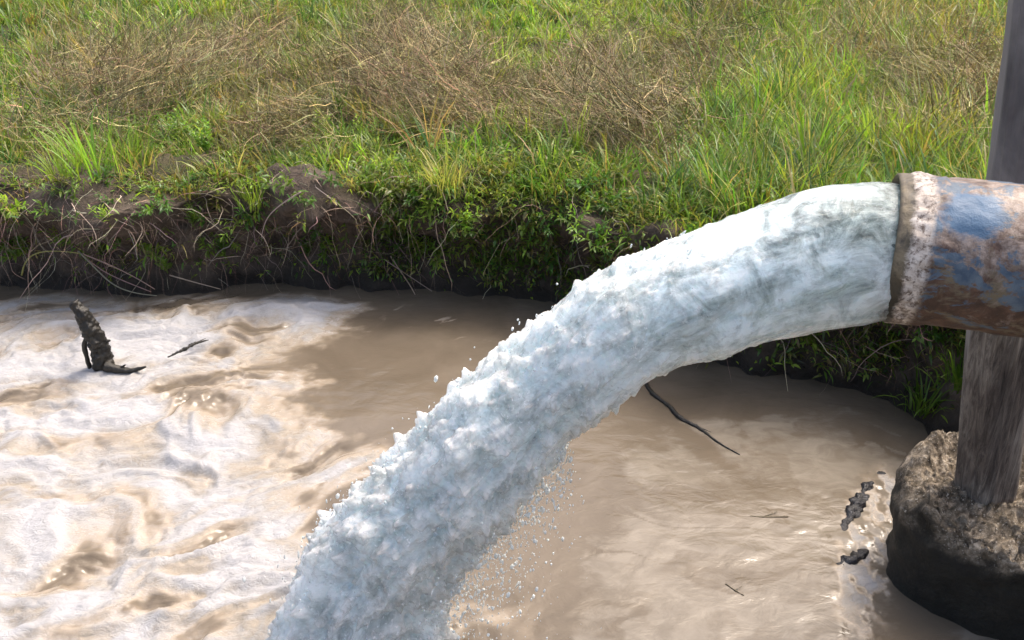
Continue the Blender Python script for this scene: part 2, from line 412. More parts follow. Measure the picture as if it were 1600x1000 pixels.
Zw += .05 * blob(430, 480, 110, 22) * amp + .03 * blob(160, 500, 100, 14) * amp - .02 * blob(320, 560, 60, 18)
Zw += .0022 * fbm(ws * np.array([5, 9]), 3, 115) + .004 * blk * fbm(P2 * 30, 3, 116)
Zw += .022 * billow(P2 * 16, 4, 118) * np.clip(blob(600, 1040, 170, 110), 0, 1)
Zw += sst(.2, .9, blk) * .006 * fbm(P2 * np.array([34, 24]), 4, 120)
W3[:, 2] = Zw * (P2[:, 1] > .9)
water = mesh_np('water', W3, grid_faces(len(gx), len(gy)), M['water'], attrs=dict(foam=foam, scum=scum))
tag(water, 'muddy brown river water churned to white foam on the left', 'water', kind='structure')

# ------------------------------------------------------------------ pipe
p0 = at_y(1385, 385, 1.72); PDIR = np.array([1, -.30, 0]); PDIR /= np.linalg.norm(PDIR); R = .151
pipe = empty('steel_pipe', tuple(p0), 'large steel pipe with chipped blue paint and rust, pouring water from its mouth', 'pipe')
pipe.rotation_euler = (0, 0, math.atan2(PDIR[1], PDIR[0]))
def ring_sweep(cs, rs, axes, nseg=96, rough=0, seed=0):
    """rings about centres cs with radius rs; axes = (u,v) arrays"""
    a = np.linspace(0, 2 * np.pi, nseg, endpoint=False); out = []
    for c, r, (u, v) in zip(cs, rs, axes): out.append(c + r * (np.cos(a)[:, None] * u + np.sin(a)[:, None] * v))
    V = np.concatenate(out)
    return V, grid_faces(len(cs), nseg, True)
L = 1.45; ux, uz = np.array([0, 1., 0]), np.array([0, 0, 1.])
prof_p = [(.6, R - .009), (.02, R - .009), (.0, R - .0085), (-.003, R - .005), (-.001, R - .001), (.004, R)] + [(x, R) for x in np.linspace(.012, L, 140)]
cs = [np.array([x, 0, 0]) for x, r in prof_p]; rs = [r for x, r in prof_p]
V, F = ring_sweep(cs, rs, [(ux, uz)] * len(cs), 160)
cr = sst(.088, .08, V[:, 0] + .012 * fbm(V * 20, 3, 5)) * sst(.0, .03, V[:, 0]) * (np.hypot(V[:, 1], V[:, 2]) > R - .002)
bumpv = cr * (.0035 + .005 * fbm(V * 55, 3, 7)) + .0016 * fbm(V * 25, 3, 9) + .002 * sst(.05, .3, fbm(V * 16, 3, 19))
rad = V.copy(); rad[:, 0] = 0; rad /= np.linalg.norm(rad, axis=1)[:, None]
V += rad * bumpv[:, None]
mesh_np('tube', V, F, M['pipe'], pipe)
cs, axs = [], []
for k in range(25):
    a = math.pi / 2 * k / 24; cs.append(np.array([L + .22 * math.sin(a), 0, -.22 * (1 - math.cos(a))]))
    axs.append((ux, np.array([math.sin(a), 0, math.cos(a)])))
for z in np.linspace(-.24, -.95, 12): cs.append(np.array([L + .22, 0, z])); axs.append((ux, np.array([1., 0, 0])))
V, F = ring_sweep(cs, [R + .004] * len(cs), axs, 64)
mesh_np('elbow', V, F, M['pipe'], pipe)
for k, xc in enumerate((L - .015,)):
    V, F = ring_sweep([np.array([x, 0, 0]) for x in (xc - .012, xc - .0119, xc + .012, xc + .0121)], [R - .002, R + .035, R + .035, R - .002], [(ux, uz)] * 4, 64)
    mesh_np('flange', V, F, M['pipe'], pipe, smooth=False)

# ------------------------------------------------------------------ the jet
top = np.array([(1440, 300), (1408, 281), (1300, 291), (1240, 307), (1180, 336), (1120, 364), (1050, 386), (990, 415), (930, 446), (870, 490), (800, 545), (735, 592), (680, 640), (640, 695), (575, 755), (505, 805), (462, 880), (436, 955), (412, 1040), (395, 1130)], float)
bot = np.array([(1420, 478), (1376, 494), (1270, 499), (1210, 512), (1150, 530), (1095, 548), (1034, 568), (990, 594), (945, 626), (902, 664), (866, 704), (836, 742), (806, 778), (776, 812), (747, 850), (722, 890), (700, 930), (680, 972), (662, 1030), (648, 1120)], float)
n_u, n_v = 760, 300
u0 = np.linspace(0, 1, len(top)); uu = np.linspace(0, 1, n_u)
sm = lambda A: np.c_[np.interp(uu, u0, A[:, 0]), np.interp(uu, u0, A[:, 1])]
T, B = sm(top), sm(bot)
for _ in range(500):
    T[1:-1] = T[1:-1] * .5 + (T[:-2] + T[2:]) * .25; B[1:-1] = B[1:-1] * .5 + (B[:-2] + B[2:]) * .25
yd = np.interp(uu, [0, .06, .5, .8, 1], [1.705, 1.72, 1.745, 1.71, 1.68])
for _ in range(2500): yd[1:-1] = yd[1:-1] * .5 + (yd[:-2] + yd[2:]) * .25
Tw = np.array([at_y(a, b, y) for (a, b), y in zip(T, yd)]); Bw = np.array([at_y(a, b, y) for (a, b), y in zip(B, yd)])
C = (Tw + Bw) / 2; half = (Tw - Bw) / 2; hr = np.linalg.norm(half, axis=1)
hr_d = np.interp(uu, [0, .06, .5, 1], [.14, .14, .13, .17])
for _ in range(1500): C[1:-1] = C[1:-1] * .5 + (C[:-2] + C[2:]) * .25; half[1:-1] = half[1:-1] * .5 + (half[:-2] + half[2:]) * .25; hr_d[1:-1] = hr_d[1:-1] * .5 + (hr_d[:-2] + hr_d[2:]) * .25
hr = np.linalg.norm(half, axis=1)
tn = np.gradient(C, axis=0); tn /= np.linalg.norm(tn, axis=1)[:, None]
hn = half / hr[:, None]; dn = np.cross(tn, hn); dn /= np.linalg.norm(dn, axis=1)[:, None]
av = np.linspace(0, 2 * np.pi, n_v, endpoint=False)
off = np.cos(av)[None, :, None] * (hn * hr[:, None])[:, None, :] + np.sin(av)[None, :, None] * (dn * hr_d[:, None])[:, None, :]
V = (C[:, None, :] + off).reshape(-1, 3); nr = (off / np.linalg.norm(off, axis=2)[:, :, None]).reshape(-1, 3)
U = np.repeat(uu, n_v); tnv = np.repeat(tn, n_v, axis=0)
# flow-aligned sampling: stretch the noise along the jet
al = np.repeat(np.concatenate([[0], np.cumsum(np.linalg.norm(np.diff(C, axis=0), axis=1))]), n_v)
cr_ = (off.reshape(-1, 3) * np.repeat(hn, n_v, 0)).sum(1); dp = (off.reshape(-1, 3) * np.repeat(dn, n_v, 0)).sum(1)
Q = np.c_[al * .65, cr_, dp]
g = sst(.05, .75, U)
disp = (.005 + .030 * g) * fbm(Q * 9, 3, 200) + (.002 + .006 * g) * (billow(Q * 22, 3, 205) - .35) + (.0008 + .0085 * g) * fbm(np.c_[Q[:, 0] * 38, Q[:, 1:] * 60], 4, 208) + (.0004 + .0030 * g) * fbm(Q * 140, 2, 211)
step_ = np.floor(al * 9 + .5 * fbm(Q * 4, 2, 230)); disp += .012 * g * (_h(step_.astype(np.int64), (Q[:, 2] * 5).astype(np.int64) * 0, step_.astype(np.int64) * 0, 9) - .5) * 0
lowside = sst(.2, 1, -np.tile(np.cos(av), n_u)) 
disp += lowside * sst(.4, .75, U) * .022 * np.clip(fbm(np.c_[al * 14, cr_ * 2, dp * 14], 3, 215), -.2, 1)
spk = np.clip(fbm(Q * 48, 3, 250) - .12, 0, 1); disp += g * (.034 * spk ** 1.3 + .010 * np.clip(fbm(Q * 20, 2, 255), 0, 1))
disp += sst(.55, .95, U) * .022 * fbm(Q * 26, 3, 240)
V += nr * (disp * sst(.045, .075, U))[:, None]
jet = mesh_np('water_jet', V, grid_faces(n_u, n_v, True), M['jet'], attrs=dict(flow=Q.copy(), froth=sst(.1, .6, U + .12 * fbm(Q * 7, 3, 220)), clear=sst(.30, .1, U + .16 * fbm(Q * 9, 4, 225)) * sst(-.35, .5, np.tile(np.cos(av), n_u) + .5 * fbm(Q * 9, 3, 226))))
tag(jet, 'thick pale blue jet of frothy water arching down from the pipe mouth', 'water jet')
# spray: beads, dribbles and flecks thrown off along the jet's edges
ico_v, ico_f = [], []
t_ = (1 + 5 ** .5) / 2
IV = np.array([(-1, t_, 0), (1, t_, 0), (-1, -t_, 0), (1, -t_, 0), (0, -1, t_), (0, 1, t_), (0, -1, -t_), (0, 1, -t_), (t_, 0, -1), (t_, 0, 1), (-t_, 0, -1), (-t_, 0, 1)]) / math.hypot(1, t_)
IF = np.array([(0, 11, 5), (0, 5, 1), (0, 1, 7), (0, 7, 10), (0, 10, 11), (1, 5, 9), (5, 11, 4), (11, 10, 2), (10, 7, 6), (7, 1, 8), (3, 9, 4), (3, 4, 2), (3, 2, 6), (3, 6, 8), (3, 8, 9), (4, 9, 5), (2, 4, 11), (6, 2, 10), (8, 6, 7), (9, 8, 1)])
nd = 5200
k = (np.clip(RNG.beta(2.6, 1.5, nd), 0, .999) * n_u).astype(int); side = RNG.random(nd); k = np.clip(k, int(.3 * n_u), n_u - 1); k = np.where((side < .85) & (k < .5 * n_u), RNG.integers(int(.5 * n_u), n_u, nd), k); ang = np.where(side < .85, np.pi, 0) + RNG.normal(0, .55, nd)
outw = .98 + RNG.exponential(.2, nd) * (uu[k] + .2) * np.where(side < .85, 1.7, .45)
C0 = C[k] + np.cos(ang)[:, None] * hn[k] * (hr[k] * outw)[:, None] + np.sin(ang)[:, None] * dn[k] * (hr_d[k] * outw)[:, None]
# inside-surface beads that make the skin sparkle
sz = np.clip(RNG.lognormal(math.log(.0014), .6, nd), .0005, .0055)
st = np.clip(RNG.lognormal(.5, .6, nd), 1, np.where(sz > .003, 1.8, 7))
dirv = tn[k] * .5 + np.array([0, 0, -1.]) + RNG.normal(0, .25, (nd, 3)); dirv /= np.linalg.norm(dirv, axis=1)[:, None]
VV = IV[None] * sz[:, None, None]
VV = VV + dirv[:, None, :] * ((VV * dirv[:, None, :]).sum(2) * (st[:, None] - 1))[:, :, None] + C0[:, None, :]
FF = (IF[None] + (np.arange(nd) * 12)[:, None, None]).reshape(-1, 3)
sp = mesh_np('spray', VV.reshape(-1, 3), FF, M['drop'])
tag(sp, 'loose drops flying off the edges of the water jet', 'spray', kind='stuff')

# ------------------------------------------------------------------ post and concrete footing
foot = at_z(1546, 768, .33); foot[1] = 1.97
pts = np.array([[foot[0] + .02, 1.97, .12], [foot[0], 1.97, .33], at_y(1560, 560, 1.965), at_y(1598, 300, 1.955), at_y(1632, 60, 1.95), at_y(1641, 0, 1.95), at_y(1672, -260, 1.945)])
org = pts[1].copy(); zz = np.linspace(pts[0, 2], pts[-1, 2], 150)
cx = np.interp(zz, pts[:, 2], pts[:, 0]); cy = np.interp(zz, pts[:, 2], pts[:, 1])
for _ in range(200): cx[1:-1] = cx[1:-1] * .5 + (cx[:-2] + cx[2:]) * .25
na = 72; aa = np.linspace(0, 2 * np.pi, na, endpoint=False) + .35
sq = (np.abs(np.cos(aa)) ** 5 + np.abs(np.sin(aa)) ** 5) ** (-1 / 5.) * .064
V = np.array([[x + s * math.cos(a + .25), y + s * math.sin(a + .25), z] for x, y, z in zip(cx, cy, zz) for a, s in zip(aa, sq)]) - org
rr = V.copy(); rr[:, 0] -= np.repeat(cx - org[0], na); rr[:, 1] -= np.repeat(cy - org[1], na); rr[:, 2] = 0
rl = np.linalg.norm(rr, axis=1)[:, None]; rr /= rl
an = np.tile(aa, len(zz))
gr = np.c_[np.cos(an) * 3, np.sin(an) * 3, V[:, 2] * 1.2]
V += rr * ((.004 * fbm(gr * 2.2, 4, 300) + .0035 * fbm(gr * np.array([6, 6, 1.5]), 3, 303)) * 1.0)[:, None]
wa = np.degrees(an + .25) % 360; light_edge = sst(146, 150, wa + 6 * fbm(gr, 2, 311)) * sst(172, 166, wa + 6 * fbm(gr, 2, 312)) * sst(.35, .5, V[:, 2]); light_edge = np.r_[light_edge, 0]  # light edge strip painted along the left arris above the pipe
capc = len(V); V = np.r_[V, [[cx[-1] - org[0], cy[-1] - org[1], zz[-1] - org[2] + .004]]]
top_r = (len(zz) - 1) * na + np.arange(na)
tri = np.c_[top_r, np.roll(top_r, -1), np.full(na, capc)]
post = mesh_np('wooden_post', V, [grid_faces(len(zz), na, True), tri], M['wood'], attrs=dict(light_edge=light_edge)); post.location = org
tag(post, 'weathered grey wooden post standing in the concrete block behind the pipe', 'post')

outline = np.array([(1.07, 1.95), (1.095, 2.05), (1.17, 2.17), (1.33, 2.23), (1.55, 2.22), (1.75, 2.12), (1.84, 1.95), (1.75, 1.75), (1.5, 1.69), (1.3, 1.72), (1.16, 1.80), (1.085, 1.87)])
cb = outline.mean(0); na = 220; oa = np.arctan2(outline[:, 1] - cb[1], outline[:, 0] - cb[0]); orr = np.hypot(*(outline - cb).T)
idx = np.argsort(oa); aa = np.linspace(-np.pi, np.pi, na, endpoint=False)
rad_o = np.interp(aa, np.r_[oa[idx] - 2 * np.pi, oa[idx], oa[idx] + 2 * np.pi], np.tile(orr[idx], 3))
for _ in range(30): rad_o = rad_o * .5 + (np.roll(rad_o, 1) + np.roll(rad_o, -1)) * .25
rings = [(.95 + .06 * sst(.05, .22, z), z) for z in np.linspace(-.35, .24, 50)] + [(1.01, .255), (1.005, .28), (.99, .297), (.965, .307)] + [(f, .31) for f in np.linspace(.9, .02, 46)]
V = np.array([[cb[0] + f * r * math.cos(a), cb[1] + f * r * math.sin(a), z] for f, z in rings for a, r in zip(aa, rad_o)])
fr_ = np.repeat([f for f, z in rings], na); zr = np.repeat([z for f, z in rings], na); an = np.tile(aa, len(rings))
rn = np.c_[np.cos(an), np.sin(an)]
topw = sst(.24, .32, zr)
V[:, 2] += topw * (.022 * fbm(V * 6, 3, 400) + .028 * fbm(V * 18, 4, 404) + .016 * billow(V * 50, 3, 408) + .012 * fbm(V * 95, 2, 409)) - topw * .03 * sst(1.9, 1.7, V[:, 1]) + topw * .03 * sst(2.05, 2.2, V[:, 1])
V[:, :2] += rn * (sst(.3, 1, fr_) * (.02 * fbm(V * 5, 3, 410) + .022 * fbm(V * 15, 4, 412) * (.4 + .6 * sst(.1, .3, zr))))[:, None]
wet_shade = 1 - sst(.245, .285, zr + .05 * fbm(V * 9, 3, 415))  # wet side, with the shade below the top edge painted in
cc = len(V); V = np.r_[V, [[cb[0], cb[1], V[-na:, 2].mean()]]]; wet_shade = np.r_[wet_shade, 0]
lr = (len(rings) - 1) * na + np.arange(na)
base = np.array([cb[0], cb[1], 0])
blkob = mesh_np('concrete_footing', V - base, [grid_faces(len(rings), na, True), np.c_[lr, np.roll(lr, -1), np.full(na, cc)]], M['conc'], attrs=dict(wet_shade=wet_shade))
blkob.location = base + np.array([.025, 0, 0])
tag(blkob, 'rough crumbling concrete block at the waterline holding the wooden post', 'concrete block')

# ------------------------------------------------------------------ driftwood and floating sticks
def limb(points, radii, nseg=20, rough=.15, seed=0, freq=14, steps=50):
    P = np.array(points, float); R_ = np.array(radii, float)
    d = np.concatenate([[0], np.cumsum(np.linalg.norm(np.diff(P, axis=0), axis=1))]); s = np.linspace(0, d[-1], steps)
    C = np.c_[[np.interp(s, d, P[:, k]) for k in range(3)]].T; r = np.interp(s, d, R_)
    for _ in range(25): C[1:-1] = C[1:-1] * .5 + (C[:-2] + C[2:]) * .25
    T = np.gradient(C, axis=0); T /= np.linalg.norm(T, axis=1)[:, None]
    u = np.cross(T, [.3, 1, .2]); u /= np.linalg.norm(u, axis=1)[:, None]; v = np.cross(T, u)
    V, F = ring_sweep(C, r, list(zip(u, v)), nseg)
    cen = np.repeat(C, nseg, 0); dr = V - cen; rr = np.repeat(r, nseg)[:, None]
    V = cen + dr * (1 + rough * (fbm(V * freq, 3, seed) + .6 * fbm(V * freq * 3.5, 2, seed + 4)))[:, None]
    a, b = len(V), len(V) + 1; V = np.r_[V, [C[0]], [C[-1]]]
    f0 = np.arange(nseg); f1 = (steps - 1) * nseg + f0
    return V, F, np.r_[np.c_[np.roll(f0, -1), f0, np.full(nseg, a)], np.c_[f1, np.roll(f1, -1), np.full(nseg, b)]]
def join(parts):
    Vs, Fq, Ft, n = [], [], [], 0
    for V, F, T in parts: Vs.append(V); Fq.append(F + n); Ft.append(T + n); n += len(V)
    return np.concatenate(Vs), [np.concatenate(Fq), np.concatenate(Ft)]
yl = at_z(165, 578, 0)[1]
lg = at_z(165, 578, 0)
log = empty('driftwood_stump', tuple(lg), 'dark forked driftwood stub leaning out of the white water', 'driftwood')
A = lambda x, y, dy=0: at_y(x, y, yl + dy) - lg
V, F = join([limb([A(170, 600), A(160, 560), A(148, 525), A(128, 490), A(114, 472)], [.034, .039, .035, .029, .022], 48, .22, 500, 30, 110)])
mesh_np('trunk', V, F, M['bark'], log)
V, F = join([limb([A(142, 578), A(136, 560), A(131, 540), A(137, 520)], [.008, .011, .009, .005], 10, .3, 505)]); mesh_np('splinter', V, F, M['bark'], log)
V, F = join([limb([A(165, 572, -.03), A(185, 577, -.03), A(205, 580, -.03), A(228, 573, -.03)], [.024, .014, .011, .004], 12, .3, 508),
             limb([A(185, 577, -.03), A(196, 570, -.03)], [.008, .003], 8, .2, 509, steps=8), limb([A(160, 535), A(172, 532)], [.012, .004], 8, .2, 511, steps=8)])
mesh_np('branch', V, F, M['bark'], log)
def stick(pxs, radii, label, z=.01, group=None, name='floating_stick', mat='bark'):
    P = np.array([at_z(x, y, z) for x, y in pxs]); o = P[0].copy()
    Q_ = P - o; m_ = len(Q_) // 2
    radii = [v * (.7 if mat == 'bark' else .5) for v in radii]
    V, F = join([limb(Q_, np.array(radii), 8, .45, random.randint(0, 999), 60, 60), limb([Q_[m_], Q_[m_] * .5 + Q_[-1] * .5 + np.array([.012, .02, .004])], [radii[m_] * .5, .001], 6, .3, 3, 40, 10)])
    ob = mesh_np(name, V, F, M[mat], attrs=dict(Col=np.tile([.09, .075, .045], (len(V), 1)))); ob.location = o
    return tag(ob, label, 'stick', group)
stick([(262, 558), (290, 545), (304, 536), (326, 531)], [.004, .011, .009, .003], 'thin dark stick arching from the foam right of the stump', .035)
stick([(1004, 590), (1020, 618), (1045, 632), (1062, 655), (1095, 668), (1118, 690), (1156, 710)], [.006, .013, .011, .012, .008, .006, .003], 'long dark branch shape built for a dark line on brown water beneath the jet', .002)  # branch shape added in place of a dark ripple line on the water
def lumps(pxs, radii, label):  # half-sunk dark lumps shaped after dark patches on the water
    P = np.array([at_z(x, y, -.012) for x, y in pxs]); o = P[0].copy()
    V, F = join([limb(P - o, radii, 26, .5, random.randint(0, 999), 15, 70)]); V[:, 2] *= .95
    ob = mesh_np('wet_lump', V, F, M['lumps']); ob.location = o; return tag(ob, label, 'lumps', 'dark wet debris beside the concrete block')
lumps([(1312, 836), (1330, 812), (1342, 790), (1352, 768), (1364, 754)], [.008, .026, .030, .026, .008], 'long slanting dark blue wet debris left of the block')
lumps([(1362, 748), (1374, 742), (1392, 744)], [.006, .014, .005], 'small dark debris at the water line touching the block corner')
lumps([(1300, 888), (1322, 882), (1345, 868), (1362, 860)], [.008, .026, .022, .006], 'second dark wet debris lower down left of the block')
stick([(1172, 806), (1190, 808), (1232, 807)], [.003, .004, .003], 'short greenish twig lying level on the pale scum', .001, mat='straw')
stick([(1134, 912), (1148, 922), (1162, 930)], [.003, .004, .002], 'short slanting twig on the pale scum low in the frame', .001, mat='straw')

# ------------------------------------------------------------------ vegetation helpers
def blades(P, az, L, w, th0, curl, col, segs=5, tipcol=None, twist=None):
    """tapered strips: base points P, heading az, length L, half width w, start lean th0 from vertical, extra bend curl"""
    n = len(P); pos = P.copy(); rows = []
    hd = np.c_[np.cos(az), np.sin(az), np.zeros(n)]
    tw = az + np.pi / 2 + (RNG.normal(0, .5, n) if twist is None else twist); sd_ = np.c_[np.cos(tw), np.sin(tw), np.zeros(n)]
    wob = RNG.normal(0, .10, (segs, n))
    for k in range(segs + 1):
        t = k / segs; wd = w * (1 - t ** 1.8) * (.75 + .5 * min(t * 3, 1))
        if k < segs:
            rows += [pos - sd_ * wd[:, None], pos + sd_ * wd[:, None]]
            th = th0 + curl * ((k + .5) / segs) ** 1.3 + wob[k]
            pos = pos + (np.sin(th)[:, None] * hd + np.cos(th)[:, None] * np.array([0, 0, 1.])) * (L / segs)[:, None]
        else: rows.append(pos)
    V = np.stack(rows, 1); m = 2 * segs + 1
    b = (np.arange(n) * m)[:, None]
    q = np.concatenate([b + np.array([[2 * k, 2 * k + 1, 2 * k + 3, 2 * k + 2]]) for k in range(segs - 1)])
    t3 = b + np.array([[2 * segs - 2, 2 * segs - 1, 2 * segs]])
    c = np.repeat(col, m, 0)
    if tipcol is not None:
        tt_ = np.tile(np.r_[np.repeat(np.arange(segs) / segs, 2), 1.], n)[:, None]
        c = c * (1 - tt_ ** 2) + np.repeat(tipcol, m, 0) * tt_ ** 2
    return V.reshape(-1, 3), q, t3, c
def leaves(P, D, L, w, col, fold=.25):
    """small pointed leaves: base P, direction D (unit), 8 verts each with a fold along the midrib"""
    n = len(P); up = np.array([0, 0, 1.]) + RNG.normal(0, .35, (n, 3)); s = np.cross(D, up); s /= np.linalg.norm(s, axis=1)[:, None] + 1e-9
    nn = np.cross(s, D); L = L[:, None]; w = w[:, None]
    mid = [P, P + D * L * .33, P + D * L * .68 - nn * L * .08, P + D * L - nn * L * .22]
    V = np.stack([mid[0], mid[1], mid[2], mid[3],
                  P + D * L * .3 + s * w + nn * w * fold, P + D * L * .68 + s * w * .7 + nn * w * fold - nn * L * .08,
                  P + D * L * .3 - s * w + nn * w * fold, P + D * L * .68 - s * w * .7 + nn * w * fold - nn * L * .08], 1)
    b = (np.arange(n) * 8)[:, None]
    q = np.concatenate([b + np.array([[1, 4, 5, 2]]), b + np.array([[1, 2, 7, 6]])])
    t3 = np.concatenate([b + np.array([x]) for x in ([0, 4, 1], [0, 1, 6], [2, 5, 3], [2, 3, 7])])
    return V.reshape(-1, 3), q, t3, np.repeat(col, 8, 0)
def combine(parts):
    Vs, Q4, T3, C_, n = [], [], [], [], 0
    for V, q, t, c in parts:
        Vs.append(V); Q4.append(q + n); T3.append(t + n); C_.append(c); n += len(V)
    return np.concatenate(Vs), [np.concatenate(Q4), np.concatenate(T3)], np.concatenate(C_)
def build(name, parts, mat, parent=None, loc=None):
    V, F, C_ = combine(parts)
    if loc is not None: V = V - np.array(loc)
    return mesh_np(name, V, F, mat, parent, smooth=True, attrs=dict(Col=C_))
def jit(c, n, s=.18, hue=.08):
    c = np.asarray(c, float); c = np.broadcast_to(c, (n, 3)) if c.ndim == 1 else c
    return np.clip(c * (1 + RNG.normal(0, s, (n, 1))) * (1 + RNG.normal(0, hue, (n, 3))), .004, .9)
GREEN, LIME, DEEP = np.array([.16, .26, .045]), np.array([.27, .37, .06]), np.array([.075, .155, .035])
OLIVE, STRAW, BROWN, RED = np.array([.18, .18, .05]), np.array([.42, .34, .15]), np.array([.21, .18, .09]), np.array([.22, .155, .09])
def gz(px, py, spec):
    r = np.zeros(len(px))
    for cx, cy, rx, ry, w in spec: r = r + w * np.exp(-((px - cx) / rx) ** 2 - ((py - cy) / ry) ** 2)
    return r
brown_spec = [(190, 110, 190, 70, 1), (60, 215, 90, 40, .7), (480, 110, 130, 60, .85), (420, 180, 120, 30, .7), (640, 140, 150, 50, 1.1), (800, 150, 140, 36, 1.1), (950, 150, 110, 60, 1.1), (1090, 70, 60, 70, .9), (1170, 30, 80, 34, .8),
              (1450, 55, 150, 42, 1.1), (1420, 125, 110, 26, .8), (1500, 90, 90, 60, .8), (1500, 190, 60, 30, .4), (640, 60, 120, 30, .4), (330, 60, 80, 40, .5), (600, 20, 60, 20, .3)]
lime_spec = [(900, 40, 140, 55, 1), (1000, 60, 60, 30, .5), (1200, 130, 90, 50, .6), (1390, 190, 60, 60, .7), (1260, 90, 100, 30, .4), (330, 0, 60, 20, .4), (20, 150, 50, 60, .4), (780, 290, 200, 40, .3), (140, 220, 80, 40, .5), (300, 210, 120, 40, .5), (560, 220, 60, 40, .4), (1460, 210, 60, 50, .4), (700, 10, 60, 30, .4)]

# ------------------------------------------------------------------ the field: grass, ground cover, dry weeds
def sample_field(n, y0=3.0, y1=13.5, pw=1.5):
    y = y0 + (y1 - y0) * RNG.random(n) ** pw; x = RNG.uniform(-1, 1, n) * (y * .66 + 1.1)
    d = shore_dist(x, y); k = d > .0; return x[k], y[k], d[k]
# clumps of long grass
nc = 12500
x, y, d = sample_field(nc); z = field_h(x, y) * sst(-.1, .35, d) + (1 - sst(-.1, .35, d)) * .49
Pc = np.c_[x, y, z]; cpx, cpy = pix(Pc + np.array([0, 0, .12]))
bw = gz(cpx, cpy, brown_spec) + .75 * fbm(np.c_[x, y] * 1.5, 4, 600); lw = gz(cpx, cpy, lime_spec) + .3 * fbm(np.c_[x, y] * 1.6, 3, 610)
brown = sst(.3, .75, bw)
keep = (RNG.random(len(x)) > brown * .38) & (RNG.random(len(x)) < sst(.02, .22, d) + .25)
rim_l = (d < .75) & (cpx < 620)
Pc, d, cpx, cpy, brown, lw = Pc[keep], d[keep], cpx[keep], cpy[keep], brown[keep], lw[keep]
nc = len(Pc)
hgt = np.clip(RNG.lognormal(math.log(.175), .33, nc) * (.75 + .5 * sst(900, 1250, cpx)) * (1 - .35 * sst(.5, .0, d)), .04, .42)
base_c = np.where((RNG.random(nc) < np.clip(lw, .08, .9))[:, None], LIME, np.where((RNG.random(nc) < .35)[:, None], DEEP, GREEN))
base_c = np.where((RNG.random(nc) < .15 + .45 * brown)[:, None], OLIVE * 1.15, base_c)
base_c = np.where((RNG.random(nc) < .07 + .25 * brown)[:, None], STRAW * .8, base_c)
base_c = jit(base_c, nc, .2, .08)
per = np.clip((RNG.poisson(24, nc)), 8, 60); ci = np.repeat(np.arange(nc), per); n = len(ci)
spread = (.035 + .05 * RNG.random(nc))[ci]; ra = RNG.random(n) * 2 * np.pi; rr_ = np.sqrt(RNG.random(n)) * spread
P = Pc[ci] + np.c_[np.cos(ra) * rr_, np.sin(ra) * rr_, np.full(n, -.015)]
az = ra + RNG.normal(0, .8, n); Lb = hgt[ci] * RNG.uniform(.5, 1.35, n)
wbl = np.clip(RNG.lognormal(math.log(.0031), .42, n), .0012, .0085) * (1 + .12 * np.clip(P[:, 1] - 4.5, 0, 9))
colb = jit(base_c[ci], n, .14, .06); dry = RNG.random(n) < .09; colb[dry] = jit(STRAW, dry.sum(), .2)
tip = np.where((RNG.random(n) < .3)[:, None], colb * .6 + STRAW * .4, colb * 1.12)
part = blades(P, az, Lb, wbl, RNG.uniform(.05, .5, n), RNG.uniform(.2, 1.7, n), colb, 4, tip)
g1 = build('grass', [part], M['leaf']); tag(g1, 'long green grass growing over the field above the bank', 'grass', kind='stuff')
print('grass blades', n)
# low leafy ground cover
n = 230000
x, y, d = sample_field(n, 2.9, 10.5, 1.7); z = field_h(x, y) * sst(-.1, .35, d) + (1 - sst(-.1, .35, d)) * .50
P = np.c_[x, y, z]; cpx, cpy = pix(P); bw = gz(cpx, cpy, brown_spec); lw = gz(cpx, cpy, lime_spec)
hill = .06 + .07 * np.clip(fbm(P * 5, 3, 640), -.6, 1)
keep = RNG.random(len(P)) > .75 * sst(.3, .8, bw)
P, cpx, cpy, lw, hill, d = P[keep], cpx[keep], cpy[keep], lw[keep], hill[keep], d[keep]; n = len(P)
P[:, 2] += hill * RNG.random(n) ** .6 * (.5 + .5 * sst(0, .3, d)) 
D = RNG.normal(0, 1, (n, 3)); D[:, 2] = np.abs(D[:, 2]) * .6; D /= np.linalg.norm(D, axis=1)[:, None]
yel = sst(560, 700, cpx) * sst(1150, 1000, cpx) * sst(200, 260, cpy)
pick = vnoise(P * 9, 655) + .5 * RNG.normal(0, 1, n)
c = np.where((pick > .35 - .5 * yel - .3 * lw)[:, None], LIME, np.where((pick > -.5)[:, None], GREEN, DEEP)); c = np.where((RNG.random(n) < .15 + .3 * yel)[:, None], OLIVE * 1.3, c)
part = leaves(P, D, RNG.uniform(.014, .042, n), RNG.uniform(.002, .0065, n), jit(c, n, .25))
g2 = build('ground_cover', [part], M['leaf']); tag(g2, 'low small leaved green weeds matting the ground between the grass', 'ground cover', kind='stuff')
# dry brown weeds
def wander(P, D0, L, w, col, segs=7, wob=.28, grav=0.0):
    n = len(P); pos = P.copy(); D = D0 / np.linalg.norm(D0, axis=1)[:, None]; rows = []
    sdv = np.cross(D, RNG.normal(0, 1, (n, 3))); sdv /= np.linalg.norm(sdv, axis=1)[:, None]
    for k in range(segs + 1):
        t = k / segs; wd = (w * (1 - .7 * t))[:, None]
        if k < segs:
            rows += [pos - sdv * wd, pos + sdv * wd]
            D = D + RNG.normal(0, wob, (n, 3)) + np.array([0, 0, -grav]); D /= np.linalg.norm(D, axis=1)[:, None]
            pos = pos + D * (L / segs)[:, None]
        else: rows.append(pos)
    V = np.stack(rows, 1); m = 2 * segs + 1; b = (np.arange(n) * m)[:, None]
    q = np.concatenate([b + np.array([[2 * k, 2 * k + 1, 2 * k + 3, 2 * k + 2]]) for k in range(segs - 1)])
    return V.reshape(-1, 3), q, b + np.array([[2 * segs - 2, 2 * segs - 1, 2 * segs]]), np.repeat(col, m, 0)
nb = 3800
